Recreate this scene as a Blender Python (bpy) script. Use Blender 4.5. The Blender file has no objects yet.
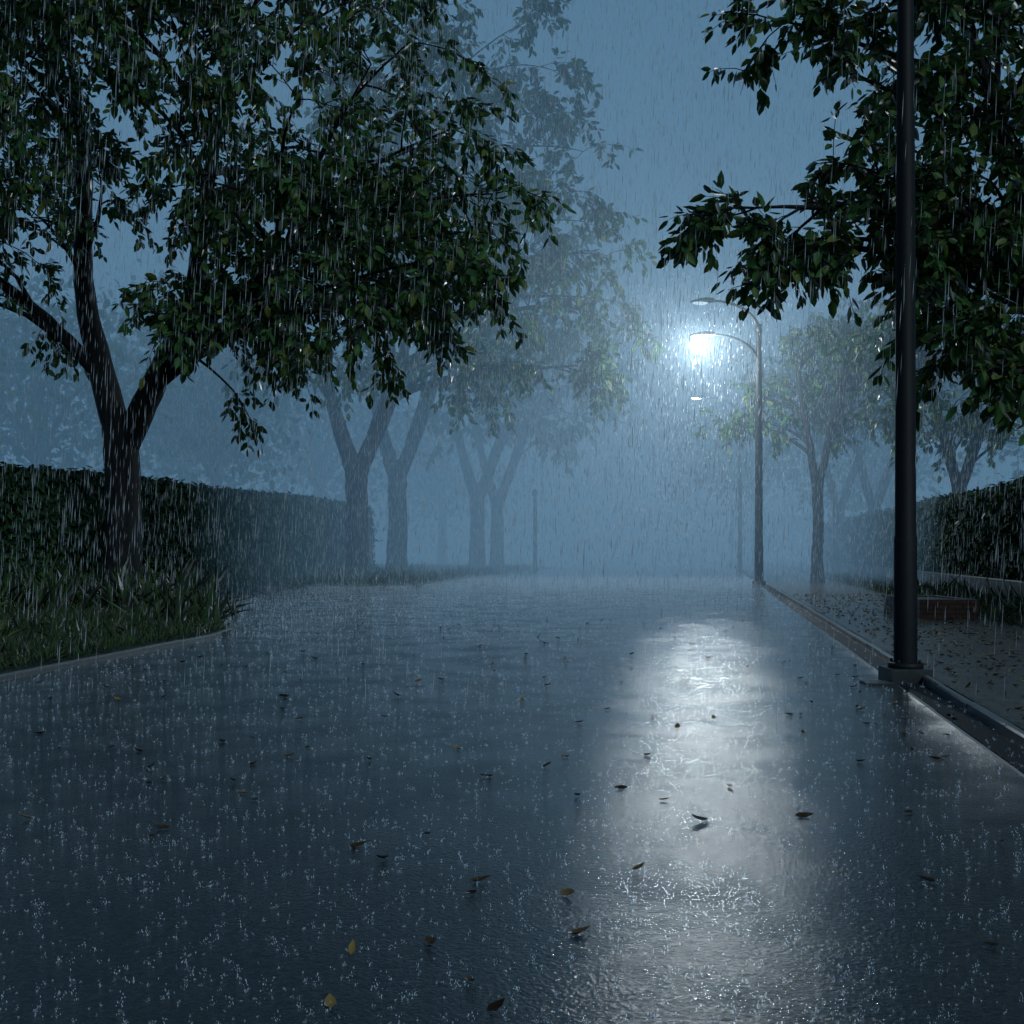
import bpy, math, random
import numpy as np
S=bpy.context.scene
col=S.collection
S.view_settings.view_transform='Standard'
rng=np.random.default_rng(7)

# ---------------------------------------------------------------- materials
def newmat(name):
    m=bpy.data.materials.new(name); m.use_nodes=True
    nt=m.node_tree; nt.nodes.clear()
    return m,nt,nt.nodes,nt.links
def ramp(nt,src,stops):
    r=nt.nodes.new('ShaderNodeValToRGB')
    e=r.color_ramp.elements
    while len(e)<len(stops): e.new(0.5)
    for i,(p,c) in enumerate(stops):
        e[i].position=p; e[i].color=(c[0],c[1],c[2],1) if hasattr(c,'__len__') else (c,c,c,1)
    nt.links.new(src,r.inputs[0]); return r.outputs[0]
def noise(nt,scale,detail=4,rough=.5,vec=None):
    n=nt.nodes.new('ShaderNodeTexNoise'); n.inputs['Scale'].default_value=scale
    n.inputs['Detail'].default_value=detail; n.inputs['Roughness'].default_value=rough
    if vec: nt.links.new(vec,n.inputs['Vector'])
    return n.outputs[0]
def pos(nt):
    return nt.nodes.new('ShaderNodeNewGeometry').outputs['Position']
def bump(nt,h,strength,dist,prev=None):
    b=nt.nodes.new('ShaderNodeBump'); b.inputs['Strength'].default_value=strength
    b.inputs['Distance'].default_value=dist
    nt.links.new(h,b.inputs['Height'])
    if prev: nt.links.new(prev,b.inputs['Normal'])
    return b.outputs[0]
def finish(nt,sh):
    o=nt.nodes.new('ShaderNodeOutputMaterial'); nt.links.new(sh,o.inputs['Surface'])
def principled(nt,col=None,colsock=None,rough=.5,roughsock=None,normal=None,spec=.5,metal=0):
    p=nt.nodes.new('ShaderNodeBsdfPrincipled')
    if col is not None: p.inputs['Base Color'].default_value=(*col,1)
    if colsock: nt.links.new(colsock,p.inputs['Base Color'])
    p.inputs['Roughness'].default_value=rough
    if roughsock: nt.links.new(roughsock,p.inputs['Roughness'])
    if normal: nt.links.new(normal,p.inputs['Normal'])
    p.inputs['Specular IOR Level'].default_value=spec
    p.inputs['Metallic'].default_value=metal
    return p

def mat_asphalt():
    m,nt,ns,ln=newmat('wet_asphalt'); P=pos(nt)
    big=noise(nt,1.6,5,.65,P)
    fine=noise(nt,40,4,.85,P)
    c=ramp(nt,fine,[(.35,(.010,.015,.020)),(.68,(.052,.063,.075))])
    r=ramp(nt,big,[(.36,.20),(.50,.10),(.62,.045)])
    v=nt.nodes.new('ShaderNodeTexVoronoi'); v.inputs['Scale'].default_value=70; ln.new(P,v.inputs['Vector'])
    b1=bump(nt,v.outputs['Distance'],.24,.0042)
    b2=bump(nt,fine,.33,.0088,b1)
    p=principled(nt,colsock=c,roughsock=r,normal=b2,spec=.6)
    finish(nt,p.outputs[0]); return m
def mat_noisecol(name,c1,c2,scale,rough=.5,bs=.5,bd=.01,spec=.5):
    m,nt,ns,ln=newmat(name); P=pos(nt)
    n=noise(nt,scale,5,.6,P)
    c=ramp(nt,n,[(.3,c1),(.7,c2)])
    b=bump(nt,n,bs,bd)
    p=principled(nt,colsock=c,rough=rough,normal=b,spec=spec); finish(nt,p.outputs[0]); return m
def mat_bark():
    m,nt,ns,ln=newmat('bark'); P=pos(nt)
    mp=nt.nodes.new('ShaderNodeMapping'); mp.inputs['Scale'].default_value=(16,16,2.6); ln.new(P,mp.inputs[0])
    n=noise(nt,1.,6,.7,mp.outputs[0])
    c=ramp(nt,n,[(.35,(.004,.005,.006)),(.7,(.024,.026,.028))])
    b=bump(nt,n,1.,.04)
    p=principled(nt,colsock=c,rough=.6,normal=b,spec=.25); finish(nt,p.outputs[0]); return m
def mat_leaf(name,c1,c2,c3,trans=.25,rough=.45,gl_=.5):
    m,nt,ns,ln=newmat(name)
    g=nt.nodes.new('ShaderNodeNewGeometry')
    c=ramp(nt,g.outputs['Random Per Island'],[(.0,c1),(.75,c2),(1.,c3)])
    d=nt.nodes.new('ShaderNodeBsdfDiffuse'); ln.new(c,d.inputs[0])
    gl=nt.nodes.new('ShaderNodeBsdfGlossy'); gl.inputs['Roughness'].default_value=rough; gl.inputs[0].default_value=(gl_,gl_,gl_,1)
    fr=nt.nodes.new('ShaderNodeFresnel'); fr.inputs[0].default_value=1.33
    t=nt.nodes.new('ShaderNodeBsdfTranslucent'); ln.new(c,t.inputs[0])
    x=nt.nodes.new('ShaderNodeMixShader'); x.inputs[0].default_value=trans
    ln.new(d.outputs[0],x.inputs[1]); ln.new(t.outputs[0],x.inputs[2])
    y=nt.nodes.new('ShaderNodeMixShader'); ln.new(fr.outputs[0],y.inputs[0])
    ln.new(x.outputs[0],y.inputs[1]); ln.new(gl.outputs[0],y.inputs[2]); finish(nt,y.outputs[0]); return m
def mat_paving():
    m,nt,ns,ln=newmat('wet_paving'); P=pos(nt)
    mp=nt.nodes.new('ShaderNodeMapping'); mp.inputs['Rotation'].default_value=(0,0,.18); ln.new(P,mp.inputs[0])
    b=nt.nodes.new('ShaderNodeTexBrick'); b.inputs['Scale'].default_value=1
    b.inputs['Brick Width'].default_value=.24; b.inputs['Row Height'].default_value=.12
    b.inputs['Mortar Size'].default_value=.008
    b.inputs['Color1'].default_value=(.08,.07,.06,1); b.inputs['Color2'].default_value=(.15,.13,.11,1)
    b.inputs['Mortar'].default_value=(.015,.015,.015,1); ln.new(mp.outputs[0],b.inputs['Vector'])
    n=noise(nt,40,4,.6,P)
    inv=nt.nodes.new('ShaderNodeMath'); inv.operation='SUBTRACT'; inv.inputs[0].default_value=1; ln.new(b.outputs['Fac'],inv.inputs[1])
    b1=bump(nt,inv.outputs[0],.9,.01); b2=bump(nt,n,.6,.006,b1)
    p=principled(nt,colsock=b.outputs['Color'],rough=.22,normal=b2); finish(nt,p.outputs[0]); return m
def mat_emit(name,c,s):
    m,nt,ns,ln=newmat(name); e=nt.nodes.new('ShaderNodeEmission')
    e.inputs[0].default_value=(*c,1); e.inputs[1].default_value=s; finish(nt,e.outputs[0]); return m
def mat_simple(name,c,rough,metal=0,spec=.5):
    m,nt,ns,ln=newmat(name); P=pos(nt); n=noise(nt,25,4,.6,P)
    cc=ramp(nt,n,[(.3,[v*.6 for v in c]),(.7,c)])
    b=bump(nt,n,.3,.003)
    p=principled(nt,colsock=cc,rough=rough,metal=metal,normal=b,spec=spec); finish(nt,p.outputs[0]); return m
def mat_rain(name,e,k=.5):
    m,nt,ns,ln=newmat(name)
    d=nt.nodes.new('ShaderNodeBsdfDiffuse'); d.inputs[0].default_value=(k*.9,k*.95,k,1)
    em=nt.nodes.new('ShaderNodeEmission'); em.inputs[0].default_value=(.42,.70,1,1); em.inputs[1].default_value=e  # faint added glow, in place of light caught by the drops
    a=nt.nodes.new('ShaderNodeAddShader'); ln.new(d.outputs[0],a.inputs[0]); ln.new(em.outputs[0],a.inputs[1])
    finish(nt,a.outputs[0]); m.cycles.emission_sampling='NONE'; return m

M_ASPH=mat_asphalt(); M_BARK=mat_bark()
M_LEAF=mat_leaf('foliage',(.030,.086,.028),(.066,.165,.046),(.16,.18,.04))
M_HLEAF=mat_leaf('hedge_foliage',(.018,.055,.030),(.034,.090,.042),(.055,.10,.03),rough=.6,gl_=.25)
M_GRASS=mat_leaf('grass_blades',(.035,.09,.035),(.08,.15,.055),(.15,.16,.09),rough=.5,gl_=.35)
M_FLOWER=mat_leaf('flower_petals',(.5,.45,.4),(.6,.4,.4),(.7,.7,.6),rough=.5)
M_SOIL=mat_noisecol('wet_soil',(.010,.018,.010),(.025,.04,.02),6,.5,.7,.03)
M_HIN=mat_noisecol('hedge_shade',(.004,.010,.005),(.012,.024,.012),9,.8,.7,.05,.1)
M_KERB=mat_simple('kerb_concrete',(.22,.23,.24),.3)
M_PAVE=mat_paving()
M_METAL=mat_simple('painted_steel',(.012,.015,.019),.6,0,.3)
M_BRICK=mat_simple('planter_brick',(.09,.05,.042),.4)
M_WALL=mat_simple('wall_concrete',(.06,.065,.07),.5)
M_DEAD=mat_leaf('dead_leaves',(.02,.014,.01),(.12,.07,.025),(.34,.24,.08),trans=.1,rough=.3)
M_RAIN=mat_rain('rain_self_lit',.070); M_SPL=mat_rain('splash_self_lit',.24)  # both waters emit a little light to stand out brighter

# ---------------------------------------------------------------- mesh helpers
class MB:
    def __init__(s): s.v=[];s.f=[];s.m=[];s.n=0
    def add(s,v,f,mi=0):
        v=np.asarray(v,float); s.v.append(v)
        for q in f: s.f.append(tuple(i+s.n for i in q)); s.m.append(mi)
        s.n+=len(v)
    def obj(s,name,mats,smooth=False,parent=None):
        me=bpy.data.meshes.new(name); V=np.concatenate(s.v)
        me.from_pydata(V.tolist(),[],s.f)
        for m in mats: me.materials.append(m)
        me.polygons.foreach_set('material_index',s.m)
        if smooth: me.polygons.foreach_set('use_smooth',[True]*len(s.f))
        me.update(); o=bpy.data.objects.new(name,me); col.objects.link(o)
        if parent: o.parent=parent
        return o
def tube(mb,pts,rad,n=6,mi=0,cap=False):
    pts=np.asarray(pts,float); k=len(pts)
    T=np.gradient(pts,axis=0); T/=np.linalg.norm(T,axis=1)[:,None]+1e-9
    ref=np.array([1,.13,0.]) if abs(T[0][0])<.8 else np.array([0,1,.1])
    A=np.cross(T,ref); A/=np.linalg.norm(A,axis=1)[:,None]+1e-9; B=np.cross(T,A)
    an=np.linspace(0,2*math.pi,n,endpoint=False)
    R=np.asarray(rad)[:,None,None]
    V=pts[:,None,:]+R*(np.cos(an)[None,:,None]*A[:,None,:]+np.sin(an)[None,:,None]*B[:,None,:])
    F=[(i*n+j,i*n+(j+1)%n,(i+1)*n+(j+1)%n,(i+1)*n+j) for i in range(k-1) for j in range(n)]
    if cap: F+= [tuple(range(n))[::-1],tuple((k-1)*n+j for j in range(n))]
    mb.add(V.reshape(-1,3),F,mi)
def unit(a): return a/(np.linalg.norm(a,axis=-1,keepdims=True)+1e-9)
LSH=np.array([[0,0,0],[-.9,.3,.0],[-.75,.68,.0],[0,1,0],[.75,.68,0],[.9,.3,0],[0,.3,-.12],[0,.68,-.1]])
LF=[(0,6,1),(1,6,7,2),(2,7,3),(0,5,6),(5,4,7,6),(4,3,7)]
def leafmesh(P,D,Nn,L,W,name,mat,parent=None,curl=.25):
    D=unit(D); X=unit(np.cross(D,Nn)); Z=np.cross(X,D)
    sh=LSH
    y=sh[:,1][None,:]; 
    zz=sh[:,2][None,:]*1.0*L[:,None] - curl*(y**2)*L[:,None]*rng.uniform(.2,1.4,len(L))[:,None]
    V=P[:,None,:]+X[:,None,:]*(sh[:,0][None,:]*W[:,None])[:,:,None]+D[:,None,:]*(y*L[:,None])[:,:,None]+Z[:,None,:]*zz[:,:,None]
    n=len(P); base=np.arange(n)*8
    me=bpy.data.meshes.new(name)
    flat=np.array([i for f in LF for i in f]); ct=np.array([len(f) for f in LF])
    lv=(base[:,None]+flat[None,:]).ravel()
    lt=np.tile(ct,n); ls=np.concatenate([[0],np.cumsum(lt)[:-1]])
    me.vertices.add(n*8); me.vertices.foreach_set('co',V.reshape(-1).astype(np.float32))
    me.loops.add(len(lv)); me.loops.foreach_set('vertex_index',lv.astype(np.int32))
    me.polygons.add(len(lt)); me.polygons.foreach_set('loop_start',ls.astype(np.int32)); me.polygons.foreach_set('loop_total',lt.astype(np.int32))
    me.materials.append(mat); me.update(calc_edges=True)
    o=bpy.data.objects.new(name,me); col.objects.link(o)
    if parent: o.parent=parent
    return o
def empty(name,loc=(0,0,0)):
    e=bpy.data.objects.new(name,None); col.objects.link(e); e.empty_display_size=.5; return e

# ---------------------------------------------------------------- trees
def bez(a,c,b,n):
    t=np.linspace(0,1,n)[:,None]; return (1-t)**2*a+2*t*(1-t)*c+t*t*b
def make_tree(name,stems,targets,sec=9,tw=7,lpt=11,L=.24,seclen=1.7,twlen=.8,droop=.5,minz=None):
    root=empty(name); mb=MB(); cand=[]
    forkz=stems[0][0][-1][2]
    for pts,r in stems:
        pts=np.array(pts,float); 
        k=len(pts); t=np.linspace(0,k-1,k*5)
        Q=np.stack([np.interp(t,range(k),pts[:,i]) for i in range(3)],1)
        for _ in range(3): Q[1:-1]=(Q[:-2]+2*Q[1:-1]+Q[2:])/4
        R=np.interp(t,range(k),r)*(1+rng.normal(0,.015,len(t)))
        Q[1:-1]+=rng.normal(0,.01,(len(Q)-2,3))
        tube(mb,Q,R,14)
        for q,rr in zip(Q,R):
            if q[2]>forkz*.95+.5 or (minz and q[2]>minz): cand.append((q,rr))
    LP=[];LD=[];LN=[];LL=[]
    def leaves(Q,n):
        t=rng.uniform(.1,1,n)*(len(Q)-1); i=np.clip(t.astype(int),0,len(Q)-2); f=(t-i)[:,None]
        p=Q[i]*(1-f)+Q[i+1]*f; d=unit(Q[i+1]-Q[i])
        s=rng.normal(0,1,(n,3)); 
        D=unit(d*.7+unit(s)*.9+np.array([0,0,-.4]))
        LP.append(p+s*.02); LD.append(D); LN.append(unit(rng.normal(0,.6,(n,3))+np.array([0,0,1.])))
        LL.append(L*rng.uniform(.55,1.2,n))
    def branch(p,d,length,n,dr):
        pts=[p]; d=d/np.linalg.norm(d); st=length/n
        for i in range(n):
            d=d+np.array([0,0,-dr*st])+rng.normal(0,.1,3); d=d/np.linalg.norm(d); pts.append(pts[-1]+d*st)
        return np.array(pts)
    for T in targets:
        T=np.array(T,float)
        best=min(cand,key=lambda c:np.linalg.norm(c[0]-T)+ (6*max(0,c[0][2]-T[2]+.8)))
        a,ra=best; dist=np.linalg.norm(T-a)
        mid=(a+T)/2+np.array([0,0,.16*dist])+rng.normal(0,.06*dist,3)
        nseg=max(8,int(dist*3)); Q=bez(a,mid,T,nseg)
        Q[1:-1]+=rng.normal(0,.03,(nseg-2,3)).cumsum(0)*.6*np.sin(np.linspace(0,math.pi,nseg-2))[:,None]
        r0=min(ra*.75,.03+dist*.016); R=np.linspace(r0,.012,nseg); tube(mb,Q,R,7)
        ns=max(4,int(sec*dist/5))
        for j in range(ns):
            t=rng.uniform(.22,1)*(nseg-1) if j>1 else nseg-1.01
            i=int(min(t,nseg-2)); p=Q[i]+(Q[i+1]-Q[i])*(t-i); d=unit(Q[i+1]-Q[i])
            s=rng.normal(0,1,3); s[2]=s[2]*.6+.25; s=unit(s)
            dd=d*rng.uniform(.3,1.1)+s
            ln_=seclen*rng.uniform(.5,1.15)*(1.15-.45*t/nseg)
            B=branch(p,dd,ln_,6,droop)
            tube(mb,B,np.linspace(min(.028,R[i]*.7),.006,7),4)
            leaves(B[3:],lpt//2)
            for k in range(tw):
                u=rng.uniform(.2,1)*5.9; q=int(u); pp=B[q]+(B[q+1]-B[q])*(u-q)
                s2=unit(rng.normal(0,1,3))
                C=branch(pp,unit(B[q+1]-B[q])*.9+s2*.9,twlen*rng.uniform(.5,1.2),4,droop*2.2)
                tube(mb,C,[.007,.006,.005,.004,.003],3)
                leaves(C,lpt)
    mb.obj('trunk_and_limbs',[M_BARK],True,root)
    P=np.concatenate(LP);D=np.concatenate(LD);Nn=np.concatenate(LN);l=np.concatenate(LL)
    leafmesh(P,D,Nn,l,l*.27,'leaves',M_LEAF,root)
    return len(P)
def crown(c,r,n,zmin=None):
    out=[]
    while len(out)<n:
        d=unit(rng.normal(0,1,3)); k=rng.uniform(.55,1)
        p=np.array(c)+d*np.array(r)*k
        if zmin and p[2]<zmin: continue
        out.append(p)
    return out

cnt=[]
# near left tree
tx,ty=-7.4,20.9
cnt.append(make_tree('broadleaf_tree',[
 ([(tx,ty,-.1),(tx,ty,.5),(tx+.02,ty,1.8),(tx-.02,ty,3.4)],[.45,.37,.33,.33]),
 ([(tx-.03,ty,3.1),(tx-.35,ty,4.3),(tx-.75,ty-.1,6.2),(tx-.6,ty-.2,8.4),(tx-1.1,ty,11)],[.28,.24,.18,.13,.05]),
 ([(tx+.02,ty,3.0),(tx+.65,ty-.1,4.3),(tx+1.45,ty-.3,5.7),(tx+1.7,ty-.5,7.6),(tx+2.3,ty-.4,10.5)],[.26,.23,.19,.13,.05]),
 ([(tx+.8,ty-.2,4.6),(tx+1.9,ty-.5,5.5),(tx+3.2,ty-1.,6.3)],[.15,.12,.08]),
 ([(tx-.3,ty,4.3),(tx-1.5,ty-.3,5.6),(tx-2.8,ty-.8,6.6)],[.15,.11,.07])],
 [(-.3,17,6.6),(-.7,16.6,5.9),(-.95,17,7.6),(-1.4,16.4,5.4),(-1.9,17,4.9),(-2.6,18,5.5),(-3.1,18,5.0),(-4.4,18.5,5.3),(-5.2,19,5.4),(-9.4,19.5,6.5),(-10.6,20,7.5),(-7.8,19,9.4),
  (-6.6,20,11.2),(-4.6,20,12.4),(-2.7,19,10.6),(-1.7,18,9.4),(-3.2,16.6,7.9),(-6.1,18,8.6),(-4.6,17.6,7.6),(-2.2,22,13),
  (-13,24,11.8),(-5.2,24,9),(-7.8,22,15),(-7.8,17.5,8.6),(-9.8,17.5,9.2),(-5.5,17.5,9.8),(-3.9,17.6,10),(-11.2,20,7.2),
  (-9,18,11.5),(-6.2,18,12.5),(-3.2,18.6,12.2),(-2.4,19.5,7.3),(-9.8,22,10),(-6,24,9),(-3.2,22.5,8.6),(-10.6,18,7),
  (-8.6,17.4,10.6),(-7.2,17,10.8),(-10.8,17.6,10.4),(-8.2,19,13),(-5.2,19,14),(-10.5,19.6,12.5),(-11.5,21,9),(-4.5,16.8,11.3),(-6.8,16.4,9.7),(-5.4,19,7.4),
  (-9.2,19.8,5.7),(-9.9,19,5.6),(-8.9,18.6,7.5),(-9.4,21.5,7.6),(-8.5,19.4,7.1),(-7.1,19,7.4),(-2.2,17.2,8.7),(-6.4,17.6,10.9),(-3.2,20.5,6.3),(-9,22.5,8.5)],
  sec=10,tw=8,lpt=13,L=.20,seclen=1.9,twlen=.85,droop=.5,minz=4.6))
# near right tree (trunk just outside the picture)
tx,ty=7.9,13.2
cnt.append(make_tree('broadleaf_tree',[
 ([(tx,ty,-.1),(tx,ty,.5),(tx-.05,ty,2.2)],[.36,.28,.24]),
 ([(tx-.05,ty,2.1),(tx-.8,ty-.2,3.4),(tx-1.8,ty-.4,4.6),(tx-2.4,ty-.5,6.6)],[.22,.17,.12,.05]),
 ([(tx-.05,ty,2.1),(tx+.3,ty,4.),(tx+.1,ty,6.5),(tx+.2,ty,9)],[.2,.16,.11,.04])],
 [(3.1,12.5,7.1),(3.4,12.5,7.9),(4.2,12.5,7.4),(2.6,11.9,4.8),(3.0,12,4.4),(4.0,12,5.2),(4.3,12,4.4),(4.7,12.5,6.2),
  (5.3,12.5,3.6),(5.8,12.5,4.2),(5.7,13,6),(4.9,12,6.9),(5.4,12.5,7.9),(4.9,12.4,4.2),(6.3,11.8,5.5),(6.2,12.4,3.7),(9.5,12,6),
  (10,14,5),(8,12,9),(9,15,8),(6.8,15,7),(6.1,13.8,5.2),(5.2,13.6,7.2),(8.2,11,6.5),(5.,13.4,8.6),(6.4,12.2,7.0),(5.3,12.2,5.2),(5.9,13.2,7.3),
  (3.4,12.4,4.6),(5.6,12,3.1),(5.0,12.2,3.6),(4.4,12.6,5.4),(4.6,12.4,7.8),(5.6,12.3,5.8),(5.5,12.6,4.8),(5.9,12.5,3.2),(3.7,12.6,6.6)],
  sec=11,tw=7,lpt=12,L=.18,seclen=1.05,twlen=.55,droop=.5,minz=3))
def ytree(base,fork,crowntg,h,r0,lean=1.,**k):
    x,y=base
    return make_tree('broadleaf_tree',[
     ([(x,y,-.1),(x,y,.6),(x+.03,y,fork*.6),(x,y,fork)],[r0*1.3,r0,r0*.88,r0*.9]),
     ([(x,y,fork*.9),(x-.5*lean,y,fork+1.2),(x-1.1*lean,y+.3,fork+3.5),(x-.8*lean,y,h*.85)],[r0*.75,r0*.6,r0*.42,.05]),
     ([(x,y,fork*.9),(x+.7*lean,y,fork+1.3),(x+1.5*lean,y-.4,fork+3.2),(x+2.2*lean,y,h*.85)],[r0*.75,r0*.6,r0*.42,.05]),
     ([(x+.5*lean,y,fork+1.),(x+1.2*lean,y-.6,fork+3),(x+.8*lean,y-.5,h*.7)],[r0*.5,r0*.35,.05])],
     crowntg,**k)
tg=crown((-2.6,36.5,12.8),(5.4,4.6,7.),30,6.8)+[(3.4,37.5,9.6),(3.8,37.5,8.6),(2.8,36.5,7.2),(2.4,36.5,12.8),(2.4,37,14.5),(1.4,36.5,17),(.8,36,18.5),(.2,36,16),(-6,34,7.2),(-7.5,35,7.2),(3.2,37,11),(1.6,36,7.),(-.5,34,6.8)]
cnt.append(ytree((-5.2,36.7),3.9,tg,19,.42,1.1,sec=9,tw=6,lpt=8,L=.31,seclen=2.2,twlen=1.,droop=.45))
cnt.append(ytree((-4.5,43),4.2,crown((-1,43,11.5),(6,4,5.6),16,6.6),16,.42,1.,sec=7,tw=5,lpt=7,L=.40,seclen=2.2,twlen=1.,droop=.42))
cnt.append(ytree((-1.75,55),3.9,crown((.2,55,9.6),(5.2,3.6,4.2),16,6.),13,.42,1.,sec=6,tw=4,lpt=6,L=.48,seclen=2.,twlen=1.,droop=.42))
cnt.append(ytree((-.8,58),3.8,crown((2.2,58,10.),(4.2,3.6,4.4),12,6.),14,.38,1.,sec=6,tw=4,lpt=6,L=.48,seclen=2.,twlen=1.,droop=.42))
# right side mid trees
cnt.append(ytree((9.6,34.6),3.2,crown((10.8,35.2,6.6),(2.8,2.4,2.3),20,4.6)+[(8.0,35.5,5.2),(8.0,36,6.4),(7.6,36,5.0)],8.8,.19,.5,sec=9,tw=6,lpt=9,L=.26,seclen=1.4,twlen=.8,droop=.45))
cnt.append(ytree((14.8,45),3,crown((14.8,44.6,8),(4.4,3,3.2),18,4.6),11,.28,.9,sec=7,tw=5,lpt=7,L=.36,seclen=1.8,twlen=.9,droop=.45))
cnt.append(ytree((14.7,49.5),3,crown((13,49,8),(4,3,3.),12,5.),11,.28,.8,sec=6,tw=5,lpt=6,L=.4,seclen=1.8,twlen=.9,droop=.45))
cnt.append(ytree((12.6,31),3,crown((12.6,31.5,6.4),(3,2.4,2.8),20,4.3),9,.22,.8,sec=8,tw=5,lpt=9,L=.24,seclen=1.4,twlen=.8,droop=.45))
print('leaves',cnt)

def distant(name,centres):
    root=empty(name); mb=MB(); P=[]
    for (x,y,h,r) in centres:
        tube(mb,[(x,y,-.1),(x+.1,y,h*.3),(x,y,h*.8)],[.35,.28,.08],7)
        n=14
        for i in range(n):
            d=unit(rng.normal(0,1,3)); c=np.array([x,y,h*.62])+d*np.array([r,r,h*.33])*rng.uniform(.4,1)
            tube(mb,[(x,y,h*.35),((x+c[0])/2,(y+c[1])/2,(h*.4+c[2])/2+.3),c],[.12,.08,.02],5)
            P.append(c+rng.normal(0,1,(190,3))*np.array([r*.28,r*.28,h*.09]))
    mb.obj('trunks',[M_BARK],True,root)
    P=np.concatenate(P); n=len(P); l=rng.uniform(.3,.55,n)
    leafmesh(P,rng.normal(0,1,(n,3))+[0,0,-.6],rng.normal(0,.6,(n,3))+[0,0,1],l,l*.3,'foliage',M_LEAF,root)
distant('distant_trees',[(-19,44,13,5),(-16,54,14,5),(-26,50,15,6),(-11,62,13,5),(-21,66,15,6),(-5,78,12,5),
  (22,42,11,5),(20,58,12,5),(28,52,13,6),(16,72,12,5),(26,38,12,5),(-32,44,15,6),(-13,48,12,4)])

# ---------------------------------------------------------------- ground, road
def poly(name,pts,z,mat):
    mb=MB(); mb.add([(x,y,z) for x,y in pts],[tuple(range(len(pts)))]); return mb.obj(name,[mat])
poly('ground',[(-900,-300),(900,-300),(900,1500),(-900,1500)],0,M_SOIL)
kx=lambda y:3.35+.18*(y-9.17)
poly('road',[(-24,-12),(kx(-12),-12),(kx(150),150),(4,150),(-7,46),(-24,22)],.004,M_ASPH)
def slab(name,pts,z0,z1,mat):
    n=len(pts); mb=MB(); V=[(x,y,z0) for x,y in pts]+[(x,y,z1) for x,y in pts]
    F=[tuple(range(n,2*n))]+[(i,(i+1)%n,(i+1)%n+n,i+n) for i in range(n)]
    mb.add(V,F); return mb.obj(name,[mat])
def ribbon(name,pts,w,z0,z1,mat,bev=.02,mb=None):
    own=mb is None
    if own: mb=MB()
    pts=np.array(pts,float); T=unit(np.gradient(pts,axis=0)); Nr=np.stack([T[:,1],-T[:,0]],1)
    prof=[(-w/2,z0),(-w/2,z1-bev),(-w/2+bev,z1),(w/2-bev,z1),(w/2,z1-bev),(w/2,z0)]
    V=[];k=len(prof)
    for p,nn in zip(pts,Nr):
        for a,z in prof: V.append((p[0]+nn[0]*a,p[1]+nn[1]*a,z))
    F=[(i*k+j,i*k+j+1,(i+1)*k+j+1,(i+1)*k+j) for i in range(len(pts)-1) for j in range(k-1)]
    F+=[tuple(range(k)),tuple((len(pts)-1)*k+j for j in range(k))]
    mb.add(V,F)
    if own: return mb.obj(name,[mat])
edge=[(-5.9,-4),(-4.27,9.2),(-3.72,13.6),(-3.66,14.3),(-3.8,14.9),(-4.2,15.4),(-5.2,17.5),(-6.2,21),(-7.4,25),(-9,28.5)]
slab('grass_bed',edge+[(-24,30),(-24,-4)],-.05,.05,M_SOIL)
def resample(pts,step):
    pts=np.array(pts,float); d=np.r_[0,np.cumsum(np.linalg.norm(np.diff(pts,axis=0),axis=1))]
    t=np.linspace(0,d[-1],max(3,int(d[-1]/step))); return np.stack([np.interp(t,d,pts[:,i]) for i in range(2)],1)
def kerb(name,pts,w=.07,z1=.06,stone=.95):
    R=resample(pts,stone); mb=MB()
    for i in range(len(R)-1):
        a,b=R[i],R[i+1]; u=(b-a)/np.linalg.norm(b-a)*.004
        j=rng.normal(0,.003,2)
        ribbon('',[a+u+j,(a+b)/2+j,b-u+j],w,-.02,z1+rng.normal(0,.002),None,bev=.012,mb=mb)
    return mb.obj(name,[M_KERB])
kerb('kerb',edge)
edge2=[(-7.5,31.5),(-6,31),(-3.6,31.2),(-2.7,32.5),(-1.6,40),(.2,53),(2.4,66)]
slab('grass_bed',edge2+[(-6,66),(-9,46)],-.05,.06,M_SOIL); kerb('kerb',edge2)
kerb('kerb',[(kx(-4)+.07,-4),(kx(80)+.07,80)],.06,.07)
slab('drain_channel',[(kx(-4)-.16,-4),(kx(-4)+.01,-4),(kx(80)+.01,80),(kx(80)-.16,80)],-.03,.009,M_METAL)
kerb('gutter_edge',[(kx(-4)-.18,-4),(kx(80)-.18,80)],.025,.014)
slab('pavement',[(kx(-4)+.12,-4),(kx(90)+.12,90),(kx(90)+2.7,90),(kx(-4)+2.3,-4)],-.05,.06,M_PAVE)
slab('grass_verge',[(kx(-4)+2.3,-4),(kx(90)+2.7,90),(kx(90)+14,90),(kx(-4)+14,-4)],-.06,.055,M_SOIL)

def blades(name,areaf,n,h,mat,zb=.05,wk=.0,wb=.007):
    P=[]
    while len(P)<n:
        p=areaf()
        if p is not None: P.append(p)
    P=np.array(P); P=np.c_[P,np.full(len(P),zb)]
    L=h(P)*rng.uniform(.5,1.3,len(P))
    D=unit(rng.normal(0,.35,(len(P),3))+[0,0,1]); Nn=rng.normal(0,1,(len(P),3)); Nn[:,2]=0
    return leafmesh(P,D,unit(Nn)+[0,0,.2],L,L*wk+wb,name,mat,curl=.5)
def inpoly(x,y,pl):
    c=False;j=len(pl)-1
    for i in range(len(pl)):
        if (pl[i][1]>y)!=(pl[j][1]>y) and x<(pl[j][0]-pl[i][0])*(y-pl[i][1])/(pl[j][1]-pl[i][1])+pl[i][0]: c=not c
        j=i
    return c
E1=edge+[(-20,29),(-20,-4)]
def a1():
    x,y=rng.uniform(-13,-3.5),rng.uniform(7,28)
    if inpoly(x+.12,y,E1): return (x,y)
def h1(P):
    n=np.sin(P[:,0]*1.7+P[:,1]*.6)*np.sin(P[:,1]*1.3-P[:,0]*.7)
    return .13+.05*n+.03*(P[:,1]>15)
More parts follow.
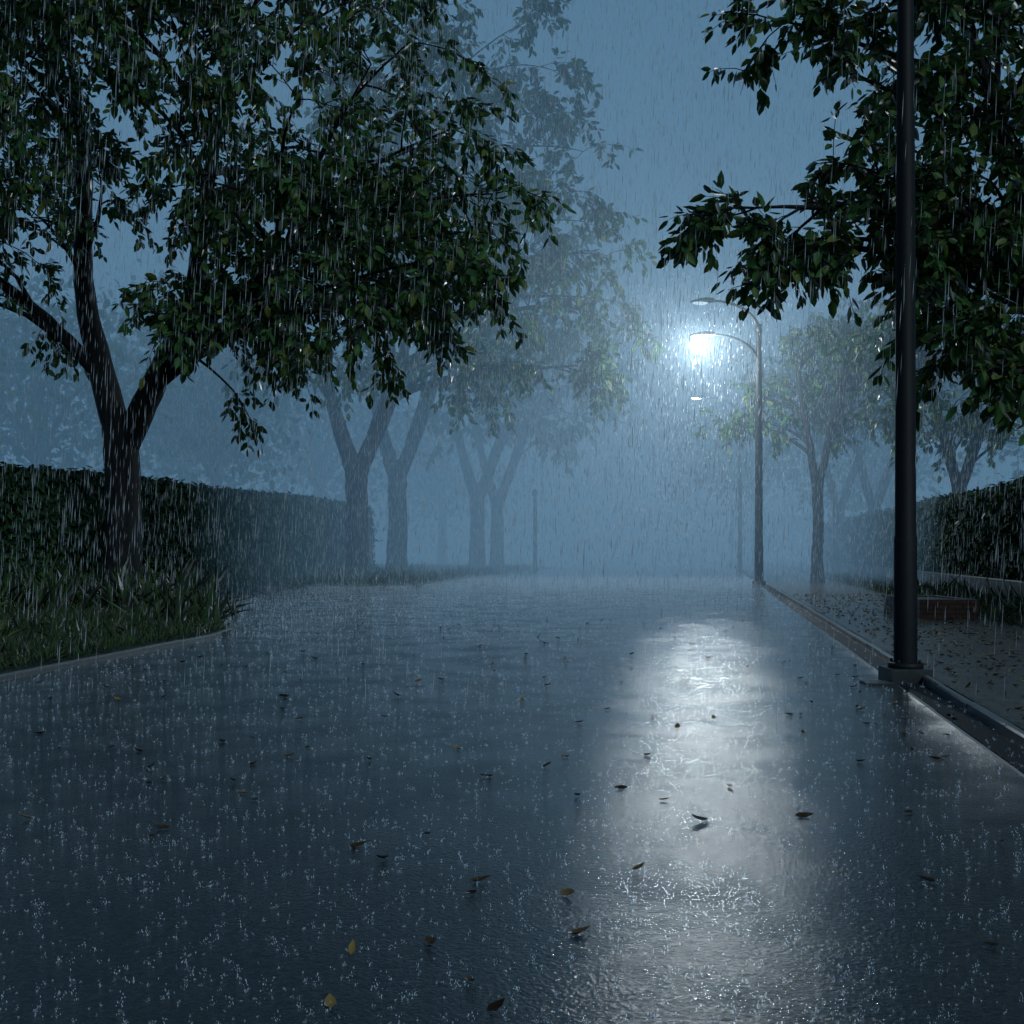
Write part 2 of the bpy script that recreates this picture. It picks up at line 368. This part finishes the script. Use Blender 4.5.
blades('grass',a1,60000,h1,M_GRASS,wb=.006)
def a2():
    x,y=rng.uniform(-9.5,2.4),rng.uniform(31,60)
    if inpoly(x+.15,y,edge2+[(-6,66),(-9,46)]): return (x,y)
blades('grass',a2,10000,lambda P:.28+P[:,0]*0,M_GRASS,wb=.014)
def a3():
    y=8+rng.uniform(0,1)**1.5*36; x=rng.uniform(0,6)+kx(y)+2.45
    return (x,y)
blades('grass',a3,26000,lambda P:.2+P[:,0]*0,M_GRASS,wb=.008)
def weeds(name,spots):
    P=[];D=[];L=[]
    for x,y,hh,n in spots:
        p=np.c_[x+rng.normal(0,.2,n),y+rng.normal(0,.2,n),np.full(n,.05)]
        d=unit(rng.normal(0,.5,(n,3))+[0,0,1]); P.append(p);D.append(d);L.append(hh*rng.uniform(.3,1.2,n))
    P=np.concatenate(P);D=np.concatenate(D);L=np.concatenate(L);n=len(P)
    Nn=rng.normal(0,1,(n,3)); leafmesh(P,D,Nn,L,L*.012+.005,name,M_GRASS,curl=.7)
def flowers(name,spots):
    P=[];D=[];Nn=[]
    for x,y in spots:
        z=.05+rng.uniform(.18,.42)
        for k in range(5):
            a=k*1.257; P.append((x,y,z)); D.append((math.cos(a),math.sin(a),.3)); Nn.append((0,0,1))
    P=np.array(P);l=np.full(len(P),.034); leafmesh(P,np.array(D),np.array(Nn,float)+.01,l,l*.4,name,M_FLOWER)
sp=[(-4.7+rng.normal(0,.35),15.9+rng.normal(0,.5),.5,24) for _ in range(9)]
sp+=[(-4.6-rng.uniform(0,2.4),14.6+rng.uniform(-3,1.6),rng.uniform(.25,.4),22) for _ in range(14)]
sp+=[(rng.uniform(-9,-5.6),rng.uniform(17.5,22),rng.uniform(.4,.85),30) for _ in range(36)]
sp+=[(rng.uniform(-12,-8),rng.uniform(16,25),rng.uniform(.4,.8),30) for _ in range(55)]
weeds('weeds',sp)
flowers('wildflowers',[(rng.uniform(-10,-4.6),rng.uniform(13,19)) for _ in range(80)])
sp=[(kx(y)+2.7+rng.uniform(0,2.4),y,rng.uniform(.3,.5),20) for y in rng.uniform(12,28,50)]
sp+=[(rng.uniform(-6.2,-2.8),rng.uniform(32,44),rng.uniform(.3,.6),18) for _ in range(40)]
weeds('weeds',sp)

def hedge(name,path,w,z0,z1,n,leaf=.13):
    root=empty(name); pts=resample(path,1.); mb=MB()
    T=unit(np.gradient(pts,axis=0)); Nr=np.stack([T[:,1],-T[:,0]],1)
    V=[];
    for p,nn in zip(pts,Nr):
        for a,z in [(-w/2,z0),(-w/2*.96,(z0+z1)/2),(-w/2,z1-.1),(-w/2+.15,z1),(w/2-.15,z1),(w/2,z1-.1),(w/2*.96,(z0+z1)/2),(w/2,z0)]:
            V.append((p[0]+nn[0]*a+rng.normal(0,.02),p[1]+nn[1]*a+rng.normal(0,.02),z+rng.normal(0,.02)))
    k=8;F=[(i*k+j,i*k+j+1,(i+1)*k+j+1,(i+1)*k+j) for i in range(len(pts)-1) for j in range(k-1)]
    F+=[tuple(range(k)),tuple((len(pts)-1)*k+j for j in range(k))]
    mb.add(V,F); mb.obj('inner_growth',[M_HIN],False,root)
    i=rng.integers(0,len(pts)-1,n); f=rng.uniform(0,1,n)[:,None]
    c=pts[i]*(1-f)+pts[i+1]*f; nn=Nr[i]; side=rng.choice([-1,1,0],n,p=[.30,.50,.20])
    if path[0][0]>0: side=-side
    a=np.where(side==0,rng.uniform(-w/2,w/2,n),side*w/2); z=np.where(side==0,z1,rng.uniform(z0,z1,n))
    lump=.04*np.sin(c[:,0]*3+z*4)+.04*np.sin(c[:,1]*4.3-z*3)+.05
    off=np.abs(rng.normal(0,.055,n))+lump
    P=np.c_[c[:,0]+nn[:,0]*(a+side*off),c[:,1]+nn[:,1]*(a+side*off),z+(side==0)*off]
    Nn=np.c_[nn[:,0]*side,nn[:,1]*side,(side==0)*1.+.4]+rng.normal(0,.5,(n,3))
    D=np.cross(Nn,rng.normal(0,1,(n,3)))+[0,0,-.4]
    l=leaf*rng.uniform(.6,1.3,n); leafmesh(P,D,Nn,l,l*.32,'leaves',M_HLEAF,root)
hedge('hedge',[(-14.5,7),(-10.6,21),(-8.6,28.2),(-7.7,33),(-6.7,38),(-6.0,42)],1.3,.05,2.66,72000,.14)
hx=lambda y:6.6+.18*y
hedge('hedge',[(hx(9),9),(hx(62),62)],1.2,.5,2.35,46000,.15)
ribbon('low_wall',resample([(hx(9)-.1,9),(hx(62)-.1,62)],4),1.45,.0,.52,M_WALL)

def planter(x0,x1,y0,y1,h):
    root=empty('brick_planter'); mb=MB()
    t=.16
    def box(a,b,c,d,z0,z1,mi):
        V=[(a,c,z0),(b,c,z0),(b,d,z0),(a,d,z0),(a,c,z1),(b,c,z1),(b,d,z1),(a,d,z1)]
        mb.add(V,[(4,5,6,7),(0,1,5,4),(1,2,6,5),(2,3,7,6),(3,0,4,7)],mi)
    rows=int(h/.075)
    for r in range(rows):
        z0=.06+r*.075; off=(r%2)*.11
        for (a,b,c,d) in [(x0,x1,y0,y0+t),(x0,x1,y1-t,y1)]:
            x=a-off
            while x<b:
                xa,xb=max(x,a),min(x+.212,b)
                if xb-xa>.03: box(xa,xb,c+rng.normal(0,.002),d,z0,z0+.066,0)
                x+=.22
        for (a,b) in [(x0,x0+t),(x1-t,x1)]:
            y=y0+t+.004
            while y<y1-t-.01:
                yb=min(y+.212,y1-t-.004); box(a+rng.normal(0,.002),b,y,yb,z0,z0+.066,0); y+=.22
    box(x0+.01,x1-.01,y0+.01,y1-.01,.055,.06+rows*.075-.03,1)
    mb.obj('bricks',[M_BRICK,M_SOIL],False,root)
planter(6.15,7.05,16.6,18.2,.30); planter(13.0,14.6,41,42.5,.5)

# ---------------------------------------------------------------- street lamps
M_LENS_OFF=mat_emit('lamp_lens_dim',(.55,.8,1.),1.0); M_LENS_OFF.cycles.emission_sampling='NONE'
M_LENS_ON=mat_emit('lamp_lens_lit',(.9,.97,1.),22.); M_LENS_ON.cycles.emission_sampling='NONE'
M_LENS_MID=mat_emit('lamp_lens_far',(.75,.9,1.),18.); M_LENS_MID.cycles.emission_sampling='NONE'
def head(mb,x,y,z,r,mi):
    n=12; xs=np.linspace(0,1,9)
    V=[]
    for t in xs:
        wv=.06+.14*math.sin(min(1,t*1.15+.12)*math.pi)**.6 if t<.87 else .12-(t-.87)*.5
        hh=.04+.055*math.sin(min(1,t+.1)*math.pi)
        for k in range(n):
            a=2*math.pi*k/n; zz=math.sin(a)*hh*(1.2 if math.sin(a)>0 else .55)
            V.append((x-t*.72*r,y+math.cos(a)*wv*r,z+zz*r-t*.03))
    F=[(i*n+j,i*n+(j+1)%n,(i+1)*n+(j+1)%n,(i+1)*n+j) for i in range(8) for j in range(n)]
    F+=[tuple(range(n)),tuple(8*n+j for j in range(n))]; mb.add(V,F,0)
    V=[];m=4
    for i in range(m+1):
        ph=i/m*math.pi/2
        for k in range(14):
            a=2*math.pi*k/14; V.append((x-.42*r+math.cos(a)*.24*r*math.cos(ph),y+math.sin(a)*.13*r*math.cos(ph),z-.045*r-.075*r*math.sin(ph)))
    F=[(i*14+j,i*14+(j+1)%14,(i+1)*14+(j+1)%14,(i+1)*14+j) for i in range(m) for j in range(14)]
    mb.add(V,F,mi)
def lamp(x,y,H,arms,reach=1.35,r0=.1):
    root=empty('street_lamp'); mb=MB()
    tube(mb,[(x,y,.05),(x,y,1.2),(x,y,1.22),(x,y,H*.55),(x,y,H-.9)],[r0,r0*.97,r0*.90,r0*.8,r0*.6],16)
    tube(mb,[(x,y,.11),(x,y,.16),(x,y,.165)],[r0*1.5,r0*1.5,r0],16,cap=True)
    tube(mb,[(x,y,H-.95),(x,y,H-.7)],[r0*.75,r0*.75],12,cap=True)
    for k in range(4):
        a=k*math.pi/2+.78; tube(mb,[(x+math.cos(a)*r0*1.3,y+math.sin(a)*r0*1.3,.15),(x+math.cos(a)*r0*1.3,y+math.sin(a)*r0*1.3,.19)],[.012,.012],6,cap=True)
    for za,lens in arms:
        t=np.linspace(0,1,16)
        c=[(x-reach*(1-math.cos(u*math.pi/2)),y,za-.95+.95*math.sin(u*math.pi/2)) for u in t]
        tube(mb,c,np.linspace(r0*.5,.032,16),10)
        head(mb,x-reach+.03,y,za,1.,lens)
    mb.obj('pole_arm_and_head',[M_METAL,M_LENS_OFF,M_LENS_ON,M_LENS_MID],True,root)
    b=MB(); ribbon('',[(x-.17,y),(x,y),(x+.17,y)],.34,.0,.12,None,mb=b,bev=.015)
    b.obj('plinth',[M_PL],False,root)
    return root
M_PL=mat_simple('plinth_concrete',(.05,.055,.06),.35)
lamp(3.28,9.17,7.6,[(7.6,1)],r0=.095)
l2=lamp(7.34,32.7,8.5,[(8.5,1),(7.5,2)],r0=.13,reach=1.35)
l3=lamp(10.9,52.6,8.4,[(8.4,3)],r0=.12,reach=1.7)
lamp(17.2,86,8.4,[(8.4,3)],r0=.12,reach=1.7)
ribbon('paving_strip',[(2.88,9.0),(3.0,9.0),(3.10,9.0)],.24,-.01,.022,M_PL,bev=.006)
mb=MB(); tube(mb,[(1.15,55,0),(1.15,55,.3),(1.15,55,3.7),(1.15,55,3.75)],[.13,.10,.10,.06],10,cap=True)
tube(mb,[(1.15,55,3.75),(1.15,55,3.85),(1.15,55,4.05),(1.15,55,4.15)],[.05,.16,.14,.03],10,cap=True); mb.obj('park_post',[M_METAL],True)

def fallen(name,n,xr,yr,z,pw=1.0,lim=None):
    P=[]
    while len(P)<n:
        y=yr[0]+(yr[1]-yr[0])*rng.uniform()**pw; x=rng.uniform(*xr)
        if lim and not lim(x,y): continue
        P.append((x,y,z))
    P=np.array(P); D=rng.normal(0,1,(n,3)); D[:,2]=rng.normal(0,.06,n)
    Nn=rng.normal(0,.18,(n,3))+[0,0,1]; l=rng.uniform(.04,.09,n)
    return leafmesh(P+[0,0,.008],D,Nn,l,l*.24,name,M_DEAD,curl=-.2)
fallen('fallen_leaves',170,(-6,6),(2.4,17),.006,1.5,lambda x,y:x<kx(y)-.1 and not inpoly(x,y,E1) and abs(x-.05*y)<y*.5)
fallen('fallen_leaves',1500,(3,12),(6,26),.06,1.,lambda x,y:kx(y)+.2<x<kx(y)+3)
fallen('fallen_leaves',22,(1.,4),(3.0,9),.006,1.,lambda x,y:kx(y)-1.0<x<kx(y)-.1)

# ---------------------------------------------------------------- rain
def rain(n):
    P=np.c_[rng.uniform(-14,16,n),6+rng.uniform(0,1,n)**.85*36,rng.uniform(.0,16,n)]
    L=rng.uniform(.08,.28,n); w=rng.uniform(.0009,.0025,n)*(.8+P[:,1]/24)
    ax=np.c_[rng.normal(.05,.012,n),rng.normal(0,.012,n),np.ones(n)]
    tri=np.array([[math.cos(a),math.sin(a)] for a in (.5,2.6,4.7)])
    V=np.zeros((n,5,3)); V[:,0]=P
    mid=P+ax*(L*.35)[:,None]
    for k in range(3):
        V[:,1+k]=mid; V[:,1+k,0]+=tri[k,0]*w; V[:,1+k,1]+=tri[k,1]*w
    V[:,4]=P+ax*L[:,None]
    F=np.array([[0,2,1],[0,3,2],[0,1,3],[4,1,2],[4,2,3],[4,3,1]])
    return V,F
def solid(name,V,F,mat):
    n,k,_=V.shape; Fi=(np.arange(n)*k)[:,None,None]+F[None]; lv=Fi.reshape(-1); nf=n*len(F)
    me=bpy.data.meshes.new(name); me.vertices.add(n*k); me.vertices.foreach_set('co',V.reshape(-1).astype(np.float32))
    me.loops.add(len(lv)); me.loops.foreach_set('vertex_index',lv.astype(np.int32))
    me.polygons.add(nf); me.polygons.foreach_set('loop_start',(np.arange(nf)*3).astype(np.int32)); me.polygons.foreach_set('loop_total',np.full(nf,3,np.int32))
    me.materials.append(mat); me.update(calc_edges=True); o=bpy.data.objects.new(name,me); col.objects.link(o); return o
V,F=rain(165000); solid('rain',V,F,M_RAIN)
OC=np.array([[1,0,0],[-1,0,0],[0,1,0],[0,-1,0],[0,0,1],[0,0,-1.]])
OF=np.array([[0,2,4],[2,1,4],[1,3,4],[3,0,4],[2,0,5],[1,2,5],[3,1,5],[0,3,5]])
def splashes(n,n2):
    y=1.8+rng.uniform(0,1,n)**1.6*24; x=rng.uniform(-1,1,n)*(1.2+y*.55)+y*.06
    k=11; c=np.repeat(np.c_[x,y],k,0); s=np.repeat(rng.uniform(.12,1.,n)**3,k)
    a=rng.uniform(0,2*math.pi,n*k); r=np.abs(rng.normal(0,.010,n*k))*(.2+s)
    z=.005+np.abs(rng.normal(0,.014,n*k))*(.15+s)
    C=np.c_[c[:,0]+np.cos(a)*r,c[:,1]+np.sin(a)*r,z]; R=rng.uniform(.0003,.0009,n*k)*(.6+np.repeat(y,k)/12)*(.7+s*.9)
    st=rng.uniform(1,4.5,n*k)
    # fine spray hanging over the far road
    y2=13+rng.uniform(0,1,n2)**.8*29; x2=kx(y2)-.2-rng.uniform(0,1,n2)*(9+y2*.12)
    C2=np.c_[x2,y2,np.abs(rng.normal(0,.10,n2))+.005]; R2=rng.uniform(.0014,.0042,n2)*(.5+y2/40)
    keep=np.array([not inpoly(a_,b_,E1) for a_,b_ in zip(x2,y2)])
    C=np.concatenate([C,C2[keep]]); R=np.concatenate([R,R2[keep]]); st=np.concatenate([st,rng.uniform(.8,1.6,keep.sum())])
    V=C[:,None]+OC[None]*R[:,None,None]*np.stack([np.ones(len(R)),np.ones(len(R)),st],1)[:,None,:]
    return V,OF
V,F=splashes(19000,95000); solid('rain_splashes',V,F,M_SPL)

# ---------------------------------------------------------------- fog
def volmat(name,scat,absd,emc,ems,scol=(.7,.88,1)):
    m,nt,ns,ln=newmat(name+'_volume'); outs=[]
    s=nt.nodes.new('ShaderNodeVolumeScatter'); s.inputs['Density'].default_value=scat; s.inputs['Color'].default_value=(*scol,1); outs.append(s.outputs[0])
    a=nt.nodes.new('ShaderNodeVolumeAbsorption'); a.inputs['Density'].default_value=absd; a.inputs['Color'].default_value=(0,0,0,1); outs.append(a.outputs[0])
    e=nt.nodes.new('ShaderNodeEmission'); e.inputs[0].default_value=(*emc,1); e.inputs[1].default_value=ems; outs.append(e.outputs[0])
    cur=outs[0]
    for q in outs[1:]:
        x=nt.nodes.new('ShaderNodeAddShader'); ln.new(cur,x.inputs[0]); ln.new(q,x.inputs[1]); cur=x.outputs[0]
    o=nt.nodes.new('ShaderNodeOutputMaterial'); ln.new(cur,o.inputs['Volume']); return m
def volbox(name,b0,b1,mat):
    mb=MB(); (a0,c0,d0),(a1_,c1,d1)=b0,b1
    mb.add([(a0,c0,d0),(a1_,c0,d0),(a1_,c1,d0),(a0,c1,d0),(a0,c0,d1),(a1_,c0,d1),(a1_,c1,d1),(a0,c1,d1)],
      [(0,3,2,1),(4,5,6,7),(0,1,5,4),(1,2,6,5),(2,3,7,6),(3,0,4,7)])
    return mb.obj(name,[mat])
FOG_GLOW=(.24,.59,1.)
volbox('fog',(-80,27.5,-.9),(80,140,40),volmat('fog',.024,.018,FOG_GLOW,.0090))  # fog emits its own blue glow, standing in for scattered light

# ---------------------------------------------------------------- light
def point(name,loc,p,c,r,parent=None):
    l=bpy.data.lights.new(name,'POINT'); l.energy=p; l.color=c; l.shadow_soft_size=r
    o=bpy.data.objects.new(name,l); o.location=loc; col.objects.link(o)
    if parent: o.parent=parent
point('bulb',(7.34-1.35-.39,32.7,7.5-.3),1500,(.86,.96,1),.2,l2)
w=bpy.data.worlds.new('World'); S.world=w; w.use_nodes=True; nt=w.node_tree; nt.nodes.clear()
sk=nt.nodes.new('ShaderNodeTexSky'); sk.sky_type='NISHITA'; sk.sun_disc=False
sk.sun_elevation=math.radians(12); sk.sun_rotation=math.radians(150); sk.ozone_density=6; sk.air_density=1.5
bg=nt.nodes.new('ShaderNodeBackground'); bg.inputs[1].default_value=.030
tint=nt.nodes.new('ShaderNodeMix'); tint.data_type='RGBA'; tint.blend_type='MULTIPLY'; tint.inputs[0].default_value=1
tint.inputs[7].default_value=(.40,.75,1,1); nt.links.new(sk.outputs[0],tint.inputs[6]); nt.links.new(tint.outputs[2],bg.inputs[0])
o=nt.nodes.new('ShaderNodeOutputWorld'); nt.links.new(bg.outputs[0],o.inputs[0])
w.cycles.sampling_method='MANUAL'; w.cycles.sample_map_resolution=128
sl=bpy.data.lights.new('fill_sun','SUN'); sl.energy=.9; sl.angle=math.radians(20); sl.color=(.77,.96,1)  # added fill from behind right to lift the leaves, no moon visible
so=bpy.data.objects.new('fill_sun',sl); so.rotation_euler=(math.radians(50),0,math.radians(28)); col.objects.link(so)

cam=bpy.data.cameras.new('camera'); co=bpy.data.objects.new('camera',cam); col.objects.link(co)
cam.sensor_width=36; cam.lens=36*1100/1024; cam.shift_y=.037; cam.clip_end=3000
co.location=(0,0,1.1); co.rotation_euler=(math.radians(90),0,0); S.camera=co
